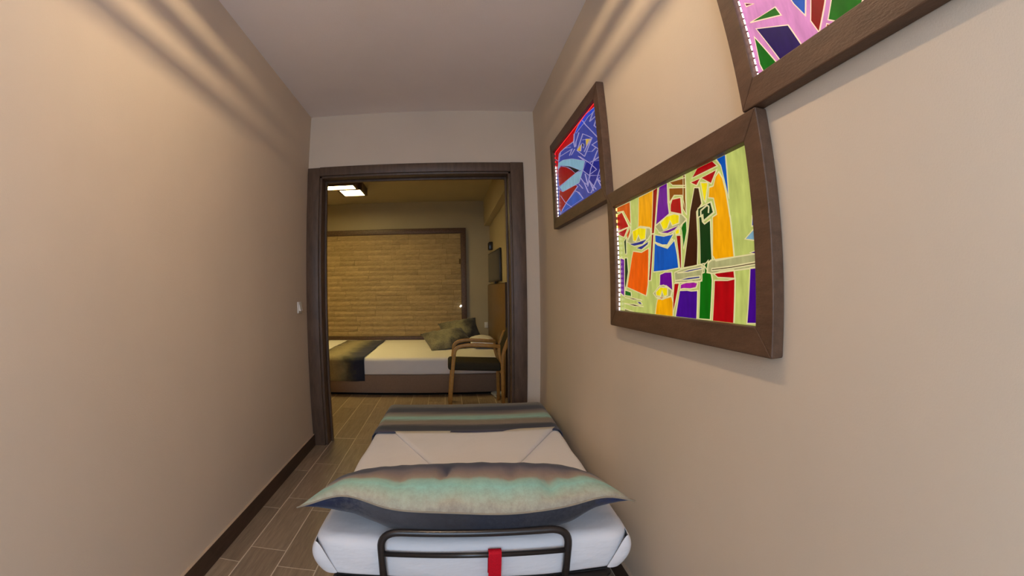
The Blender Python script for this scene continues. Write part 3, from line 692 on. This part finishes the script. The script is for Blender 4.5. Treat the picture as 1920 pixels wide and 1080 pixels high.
def clip(P, y0, y1, z0, z1):
    for ax, lim, sg in ((0, y0, 1), (0, y1, -1), (1, z0, 1), (1, z1, -1)):
        Q = []
        for i in range(len(P)):
            a, b = P[i - 1], P[i]; ia, ib = (a[ax] - lim) * sg >= 0, (b[ax] - lim) * sg >= 0
            if ia != ib:
                t = (lim - a[ax]) / (b[ax] - a[ax]); Q.append((a[0] + (b[0] - a[0]) * t, a[1] + (b[1] - a[1]) * t))
            if ib: Q.append(b)
        P = Q
        if len(P) < 3: return []
    return P
def prism(P, x_front, x_back):
    if area2(P) < 0: P = P[::-1]
    n = len(P)
    V = [(x_front, y, z) for y, z in P] + [(x_back, y, z) for y, z in P]
    F = [tuple(range(n - 1, -1, -1)), tuple(range(n, 2 * n))] + [(i, (i + 1) % n, (i + 1) % n + n, i + n) for i in range(n)]
    return V, F
def picture(name, y0, y1, z0, z1, panes, lines, bgcol, contour, lw, label, glow):
    W = 0.062
    t = thing(name, (XR - .02, (y0 + y1) / 2, z0), label, "picture")
    def member(P):           # mitred board, front at XF, back on the wall
        V, F = prism(P, XF, XR - .0005); o = recalc(mesh("frame_member", V, F, FRAMEW, t))
        md = o.modifiers.new("edge", 'BEVEL'); md.width = .0025; md.segments = 2; md.limit_method = 'ANGLE'
    a, b, c, d = y0 + W, y1 - W, z0 + W, z1 - W
    e = .0004
    member([(y0, z0), (y1, z0), (b, c - e), (a, c - e)]); member([(y0, z1), (y1, z1), (b, d + e), (a, d + e)])
    member([(y0, z0 + e), (y0, z1 - e), (a - e, d), (a - e, c)]); member([(y1, z0 + e), (y1, z1 - e), (b + e, d), (b + e, c)])
    V, F = prism([(a, c), (b, c), (b, d), (a, d)], XG + .004, XR - .002)
    recalc(mesh("backing_glass", V, F, glass_mat("ground_%d_%d" % (bgcol[0] * 999, bgcol[2] * 999), bgcol), t))
    LV, LF = [], []
    lim = (a + .001, b - .001, c + .001, d - .001)
    for col, lev, P in panes:
        Q = clip(P, *lim)
        if not Q: continue
        x = XG + .0035 - lev * .0012
        V, F = prism(Q, x, XG + .0041)
        recalc(mesh("glass_pane", V, F, glass_mat(col), t))
        A, B = offset(P, lw); B = [(min(lim[1], max(lim[0], p[0])), min(lim[3], max(lim[2], p[1]))) for p in B]
        A = [(min(lim[1], max(lim[0], p[0])), min(lim[3], max(lim[2], p[1]))) for p in A]
        k = len(LV); n = len(A); xf = x - .0005
        LV += [(xf, *p) for p in A] + [(xf, *p) for p in B] + [(XG + .004, *p) for p in A] + [(XG + .004, *p) for p in B]
        for i in range(n):
            j = (i + 1) % n
            LF += [(k + i, k + j, k + n + j, k + n + i), (k + n + i, k + n + j, k + 3 * n + j, k + 3 * n + i), (k + i, k + 2 * n + i, k + 2 * n + j, k + j)]
    for P in lines:
        for i in range(len(P) - 1):
            p, q = Vector(P[i]), Vector(P[i + 1])
            if not (lim[0] <= p.x <= lim[1] and lim[0] <= q.x <= lim[1] and lim[2] <= p.y <= lim[3] and lim[2] <= q.y <= lim[3]):
                S = [(min(lim[1], max(lim[0], r.x)), min(lim[3], max(lim[2], r.y))) for r in (p, q)]; p, q = Vector(S[0]), Vector(S[1])
            dd = q - p
            if dd.length < 1e-4: continue
            nn = Vector((-dd.y, dd.x)).normalized() * lw * .55
            R = [tuple(p + nn), tuple(q + nn), tuple(q - nn), tuple(p - nn)]
            V, F = prism(R, XG - .0012, XG + .004); k = len(LV); LV += V; LF += [tuple(k + v for v in f) for f in F]
    if LV: setp(mesh("contour_lines", LV, LF, contour, t), "pale raised contour lines between the glass pieces")
    for nm, pts, m, step in glow(a, b, c, d):
        V, F = [], []
        p, q = Vector(pts[0]), Vector(pts[1]); n = max(2, int((q - p).length / step)); r = .0024
        for i in range(n):
            cc = p + (q - p) * (i / (n - 1)); k = len(V); al = (q - p).normalized() * step * .33
            for s in (-1, 1):
                for dx, dz in ((-r, 0), (0, r), (r, 0), (0, -r)):
                    side = Vector((0, 1, 0)) if abs(al.y) < abs(al.z) else Vector((0, 0, 1))
                    V.append(cc + al * s + Vector((1, 0, 0)) * dx + side * dz)
            F += [(k, k + 1, k + 5, k + 4), (k + 1, k + 2, k + 6, k + 5), (k + 2, k + 3, k + 7, k + 6), (k + 3, k, k + 4, k + 7), (k + 3, k + 2, k + 1, k), (k + 4, k + 5, k + 6, k + 7)]
        o = recalc(mesh("led_strip", V, F, m, t)); o["kind"] = "stuff"; o["label"] = nm
    return t
XLED = 0.6690
picture("glass_picture", 0.760, 1.765, 1.055, 1.585, PANES_FACES, LINES_FACES, srgb(188, 196, 104), CREAM, .0032,
    "brown framed backlit glass picture of colourful stacked faces with yellow eyes", 
    lambda a, b, c, d: [("white led strip inside the frame", [(XLED, b - .006, c + .006), (XLED, b - .006, d - .09)], LEDW, .017), ("amber led strip inside the frame", [(XLED, b - .006, d - .08), (XLED, b - .006, d - .01)], LEDO, .017)])
picture("glass_picture", 1.767, 2.730, 1.567, 2.102, PANES_BIRD, LINES_BIRD, srgb(54, 64, 148), WHITEL, .0014,
    "brown framed backlit glass picture of a blue bird head with open beak",
    lambda a, b, c, d: [("white led strip inside the frame", [(XLED, b - .008, c + .006), (XLED, b - .008, d - .10)], LEDW, .020), ("red led strip inside the frame", [(XLED, b - .008, d - .09), (XLED, b - .008, d - .012)], LEDR, .016), ("red led strip inside the frame", [(XLED, a + .03, d - .006), (XLED, b - .03, d - .006)], LEDR, .022)])
PANES_SHARDS += [("amber", 1, [(.66, 2.03), (.52, 2.05), (.60, 1.90)]), ("violet", 1, [(.48, 2.05), (.34, 2.05), (.41, 1.93), (.46, 1.95)]), ("green", 1, [(.70, 2.0), (.72, 1.90), (.63, 1.88)]),
    ("blue", 1, [(.28, 2.05), (.12, 2.05), (.20, 1.95)]), ("red", 1, [(.08, 2.05), (-.08, 2.05), (-.06, 1.92), (.05, 1.95)]), ("amber", 1, [(.12, 1.72), (-.08, 1.66), (-.08, 1.82), (.06, 1.86)])]
picture("glass_picture", -0.155, 0.808, 1.5875, 2.118, PANES_SHARDS, [], srgb(226, 142, 196), CREAMP, .0024,
    "brown framed backlit glass picture of green, violet and red shards on pink",
    lambda a, b, c, d: [("white led strip inside the frame", [(XLED, b - .005, c + .004), (XLED, b - .005, d - .02)], LEDW, .016)])

# ================================================================== LIGHT SWITCH ON THE LEFT WALL
sw = thing("light_switch", (XL, 3.175, 1.055), "white rocker light switch on the left wall beside the door frame", "light switch")
box("plate", (XL, 3.133, 1.055), (XL + .009, 3.217, 1.136), PLAST, sw, .003)
V = [(XL + .009, 3.150, 1.072), (XL + .009, 3.200, 1.072), (XL + .009, 3.200, 1.118), (XL + .009, 3.150, 1.118), (XL + .022, 3.150, 1.072), (XL + .022, 3.200, 1.072), (XL + .011, 3.200, 1.118), (XL + .011, 3.150, 1.118)]
recalc(mesh("rocker", V, [(0, 3, 2, 1), (4, 5, 6, 7), (0, 1, 5, 4), (1, 2, 6, 5), (2, 3, 7, 6), (3, 0, 4, 7)], PLAST, sw))

# ================================================================== CEILING LIGHTS
TUBEM = emis("warm_white_tube", (1.0, .77, .49, 1), CORRIDOR_TUBE)
DIFFM = emis("warm_diffuser", (1.0, .78, .30, 1), BEDROOM_LAMP)
# corridor: unseen wooden trough round a tube; slots invented to band the walls with light
cl = thing("ceiling_light", (-.19, 1.2, ZC), "long unseen wooden trough light on the corridor ceiling, sides slotted to cast light bands", "ceiling light")
LX, LY0, LY1 = -.19, .55, 1.58
for s in (-1, 1):
    x0, x1 = sorted((LX + s * .150, LX + s * .162))
    box("band_slot_board", (x0, LY0, 2.453), (x1, LY1, 2.464), WOOD, cl)
    box("band_slot_board", (x0, LY0, 2.481), (x1, LY1, 2.498), WOOD, cl)
    box("band_slot_board", (x0, LY0, 2.510), (x1, LY1, ZC), WOOD, cl)
for y in (LY0, LY1):
    box("end_board", (LX - .162, y - .006, 2.548), (LX + .162, y + .006, ZC), WOOD, cl)  # cut short so the tube's light gets out at the ends
sweep("tube", [(LX, LY0 + .03, 2.532), (LX, LY1 - .03, 2.532)], circ(.009, 12), TUBEM, cl)
# bedroom: two stepped wooden boxes with glowing diffusers
bl = thing("ceiling_light", (-1.6, 5.6, ZC), "stepped dark wood box light with two glowing diffusers on the bedroom ceiling", "ceiling light")
def lightbox(x0, x1, y0, y1, z0):
    w = .030
    box("frame_board", (x0, y0, z0), (x1, y0 + w, ZC), WOOD, bl); box("frame_board", (x0, y1 - w, z0), (x1, y1, ZC), WOOD, bl)
    box("frame_board", (x0, y0 + w, z0), (x0 + w, y1 - w, ZC), WOOD, bl); box("frame_board", (x1 - w, y0 + w, z0), (x1, y1 - w, ZC), WOOD, bl)
    box("diffuser", (x0 + w, y0 + w, z0 + .006), (x1 - w, y1 - w, z0 + .012), DIFFM, bl)
lightbox(-2.20, -1.115, 5.375, 5.640, 2.497)
lightbox(-1.405, -1.075, 5.6405, 6.060, 2.497)

# ================================================================== BEDROOM: STONE PANEL
pn = thing("stone_panel", (-.9, BYF, .42), "framed panel of split limestone strips on the bedroom's far wall", "wall panel")
PX0, PX1, PZ0, PZ1 = -2.60, 0.292, 0.405, 2.168
FW = .082
box("frame_board", (PX0, BYF - .045, PZ1 - FW), (PX1, BYF, PZ1), WOOD, pn, .003)
box("frame_board", (PX1 - FW, BYF - .045, PZ0), (PX1, BYF, PZ1 - FW), WOOD, pn, .003)
box("frame_board", (PX0, BYF - .045, PZ0), (PX0 + FW, BYF, PZ1 - FW), WOOD, pn, .003)
box("frame_board", (PX0 + FW, BYF - .045, PZ0), (PX1 - FW, BYF, PZ0 + FW), WOOD, pn, .003)
box("backing", (PX0 + FW, BYF - .006, PZ0 + FW), (PX1 - FW, BYF, PZ1 - FW), MORT, pn)
random.seed(11)
z = PZ0 + FW + .002
rows = 20; rh = (PZ1 - FW - z - .002) / rows
for r in range(rows):
    x = PX0 + FW + .001 - random.random() * .25
    while x < PX1 - FW - .001:
        w = random.choice((.22, .30, .36, .42, .50)) + random.uniform(-.03, .03)
        a, b = max(x, PX0 + FW + .001), min(x + w, PX1 - FW - .001); x += w
        if b - a < .03: continue
        dep = random.uniform(.012, .030); g = .0016
        V = []
        nx = 5
        for zi, zz in enumerate((z + g, z + rh * .5, z + rh - g)):
            for i in range(nx):
                xx = a + g + (b - a - 2 * g) * i / (nx - 1)
                e = (.55 if zi != 1 else 1.0)
                V.append((xx, BYF - .006 - dep * e - random.uniform(0, .006), zz + (random.uniform(-.0012, .0012) if zi != 1 else 0)))
        k = len(V)
        V += [(v[0], BYF - .005, v[2]) for v in V]
        F = [(j * nx + i, j * nx + i + 1, (j + 1) * nx + i + 1, (j + 1) * nx + i) for j in range(2) for i in range(nx - 1)]
        F += [(i, k + i, k + i + 1, i + 1) for i in range(nx - 1)] + [(2 * nx + i + 1, k + 2 * nx + i + 1, k + 2 * nx + i, 2 * nx + i) for i in range(nx - 1)]
        F += [(j * nx, (j + 1) * nx, k + (j + 1) * nx, k + j * nx) for j in range(2)] + [(j * nx + nx - 1, k + j * nx + nx - 1, k + (j + 1) * nx + nx - 1, (j + 1) * nx + nx - 1) for j in range(2)]
        recalc(mesh("stone", V, F, STONE, pn))
    z += rh
wl = thing("glint_fitting", (.20, BYF - .06, .93), "tiny bright white reading spot on the stone panel's right edge", "wall fitting")
box("bracket", (.196, BYF - .050, .935), (.212, BYF - .030, .955), PLAST, wl, .002)
sweep("glint_head", [(.204, BYF - .075, .962), (.186, BYF - .085, .940)], circ(.011, 12), emis("white_glint", (1, .95, .85, 1), 3.0), wl)  # glow added to paint a bright glint; not a known lamp

# ================================================================== BEDROOM: BED, HEADBOARD
bed = thing("bed", (-.75, 6.1, 0), "wide taupe upholstered divan bed along the bedroom's far wall", "bed")
BX0, BX1, BY0, BY1 = -2.15, 0.612, 5.125, 7.062
box("shade_gap_plinth", (BX0 + .04, BY0 + .05, 0), (BX1 - .04, BY1, .03), BLACK, bed)  # black block painted as the shaded gap under the base
box("divan_base", (BX0, BY0, .028), (BX1, BY1, .243), BASEF, bed, .015, 3)
bm_ = thing("bed_mattress", (-.75, 6.1, .243), "white sheeted mattress on the taupe bedroom bed", "mattress")
V, F = rounded_slab(0, 0, (BX1 - BX0) / 2 - .006, (BY1 - BY0) / 2 - .004, .2435, .440, .045, .008, 4.0)
cx, cy = (BX0 + BX1) / 2, (BY0 + BY1) / 2
mesh("sheet", [(v[0] + cx, v[1] + cy, v[2]) for v in V], F, SHEET2, bm_, True)
RUN2 = stripe_mat("watercolour_stripe_bed_runner", 0, -.30, .30, [(0.0, srgb(96, 88, 70)), (.2, srgb(150, 138, 104)), (.38, srgb(166, 152, 116)), (.52, srgb(140, 132, 102)), (.68, srgb(84, 80, 66)), (.82, srgb(46, 48, 64)), (1.0, srgb(40, 42, 56))], 0.18, 0.7, (4, 2.0, 4))
V = []; nu, nv = 24, 60
rx0, rx1 = -1.56, -.965
r = .045
for j in range(nv):
    for i in range(nu):
        a = rx0 + (rx1 - rx0) * i / (nu - 1)
        b = -(.245 + .02) + (BY1 - BY0 + .10) * j / (nv - 1)       # distance from the front edge, negative = hanging
        yy = BY0 + b; fz = 0
        s = (BY0 + r - .008) - yy
        if s > 0: fy, fz = drape(s, 0, r); yy = BY0 + r - .008 - fy
        yy = min(yy, BY1 - .01)
        V.append((a + .01 * noise.noise(Vector((0, yy * 2, a * 3))), yy, .447 - fz + .006 * noise.noise(Vector((a * 7, yy * 5, 2)))))
run2 = mesh("bed_runner", V, grid_faces(nu, nv), RUN2, None, True, origin=(-1.26, 6.0, .45))
md = run2.modifiers.new("cloth", 'SOLIDIFY'); md.thickness = .005; md.offset = 1
setp(run2, "dark mottled runner hanging over the front of the bedroom bed", "bed runner")
PB = stripe_mat("mottled_olive_cushion", 0, -.4, .4, [(0.0, srgb(62, 60, 56)), (.25, srgb(122, 116, 96)), (.5, srgb(156, 150, 118)), (.66, srgb(90, 86, 80)), (.8, srgb(48, 48, 56)), (1.0, srgb(40, 42, 52))], 0.25, 0.8, (4, 4, 4))
ql = lambda a, b, h: (lambda p: p)
p2 = pillow("cushion", (-.015, 5.98, .445), .60, .44, .105, .105, PB, PB, lambda u, v: .105 + .03 * u, math.radians(24), math.radians(26), floor_z=lambda p: .446, nu=30, nv=22, pinch=.09, wr=.014, seed=8)
setp(p2, "mottled olive and navy cushion leaning at the head of the bedroom bed", "cushion")
p2b = pillow("cushion", (.16, 6.62, .445), .56, .42, .105, .105, PB, PB, lambda u, v: .17 + .05 * u, math.radians(12), math.radians(38), floor_z=lambda p: .446, nu=30, nv=22, pinch=.09, wr=.014, seed=15)
setp(p2b, "dark mottled cushion propped behind the olive one on the bedroom bed", "cushion")
p3 = pillow("pillow", (.440, 6.0, .445), .33, .56, .075, .085, SHEET2, SHEET2, lambda u, v: .078, 0, 0, floor_z=lambda p: .446, nu=26, nv=30, pinch=.05, wr=.006, seed=21)
setp(p3, "white pillow at the headboard end of the bedroom bed", "pillow")
hb = thing("headboard", (.645, 6.0, 0), "tall brown headboard panel on the bedroom's right wall", "headboard")
box("front_panel", (.624, 4.96, 0), (.634, BYF - .004, 1.268), HEADW, hb, .002)
box("carcass", (.6345, 4.965, 0), (BXR - .002, BYF - .004, 1.278), HEADD, hb, .002)
box("end_cap", (.624, 4.945, 0), (BXR - .002, 4.9595, 1.278), HEADD, hb, .002)
# television above the headboard, turned a little towards the door
tv = thing("television", (.64, 6.15, 1.2785), "flat black television standing on top of the headboard", "television")
A, B = Vector((.590, 6.62)), Vector((.636, 5.58))
dv = (B - A).normalized(); nv_ = Vector((-dv.y, dv.x)) * -1
if nv_.x > 0: nv_ = -nv_
def tvbox(name, s0, s1, d0, d1, z0, z1, m, par, bev=.004):
    f = lambda v: Vector((A.x + dv.x * v.x + nv_.x * v.y, A.y + dv.y * v.x + nv_.y * v.y, v.z))
    o = box(name, (s0, d0, z0), (s1, d1, z1), m, par, bev, xf=f); return recalc(o)
LT = (B - A).length
tvbox("housing", 0, LT, -.030, -.004, 1.305, 1.715, TVR, tv)
tvbox("screen", .018, LT - .018, -.0045, -.002, 1.325, 1.697, TVB, tv, .0)
tvbox("stand", LT * .42, LT * .58, -.026, -.010, 1.2785, 1.306, TVR, tv, .002)
sb = thing("wall_speaker", (.655, 6.72, 1.775), "small black speaker box on the bedroom wall above the television", "speaker")
box("cabinet", (.612, 6.66, 1.782), (BXR, 6.80, 1.900), BLACKM, sb, .005)
box("grille", (.6105, 6.672, 1.792), (.612, 6.788, 1.890), BLACK, sb)
so = thing("wall_socket", (.60, BYF - .01, .62), "small white socket on the far wall beside the headboard", "socket")
box("plate", (.565, BYF - .011, .600), (.618, BYF, .690), PLAST, so, .003)
box("insert", (.576, BYF - .014, .622), (.607, BYF - .011, .668), PLAST, so, .001)

# ================================================================== BEDROOM: ARMCHAIR AND GLASS DISH
ch = thing("armchair", (.26, 4.62, 0), "honey bentwood armchair with dark olive seat in front of the bedroom bed", "armchair")
Y0, Y1 = 4.40, 4.845
for y in (Y0, Y1):
    side = fillet([(.000, y, 0), (.022, y, .30), (.058, y, .640), (.16, y, .668), (.30, y, .664), (.500, y, .648)], .10, 7)
    sweep("arm_frame", side, rect(.036, .028, .006), CHAIRW, ch, up=(0, 1, 0))
    sweep("rear_leg", fillet([(.530, y, 0), (.522, y, .40), (.520, y, .56), (.600, y, .760)], .10, 7), rect(.034, .028, .006), CHAIRW, ch, up=(0, 1, 0))
    sweep("arm_support", fillet([(.490, y, .655), (.488, y, .56), (.520, y, .46)], .06, 5), rect(.026, .026, .005), CHAIRW, ch, up=(0, 1, 0))
sweep("stretcher", [(.030, Y0, .385), (.030, Y1, .385)], rect(.03, .022, .004), CHAIRW, ch)
sweep("stretcher", [(.518, Y0, .385), (.518, Y1, .385)], rect(.03, .022, .004), CHAIRW, ch)
def sl(v): return Vector((v.x, v.y, v.z - (v.x - .25) * .045))
box("seat", (-.012, Y0 + .020, .405), (.515, Y1 - .020, .492), DARKF, ch, .030, 4, xf=sl)
def bk(v): t = v.z - .50; return Vector((v.x + t * .40 - .0 * t, v.y, v.z))
box("backrest", (.497, Y0 + .020, .535), (.522, Y1 - .020, .800), DARKF, ch, .011, 3, xf=bk)
gd = lathe("glass_dish", [(.0, .004), (.040, .004), (.046, .012), (.072, .040), (.076, .052), (.072, .053), (.064, .042), (.040, .016), (.0, .012)], (.535, 4.985, 0), GLASSM)
setp(gd, "clear glass dish on the floor behind the armchair", "dish")
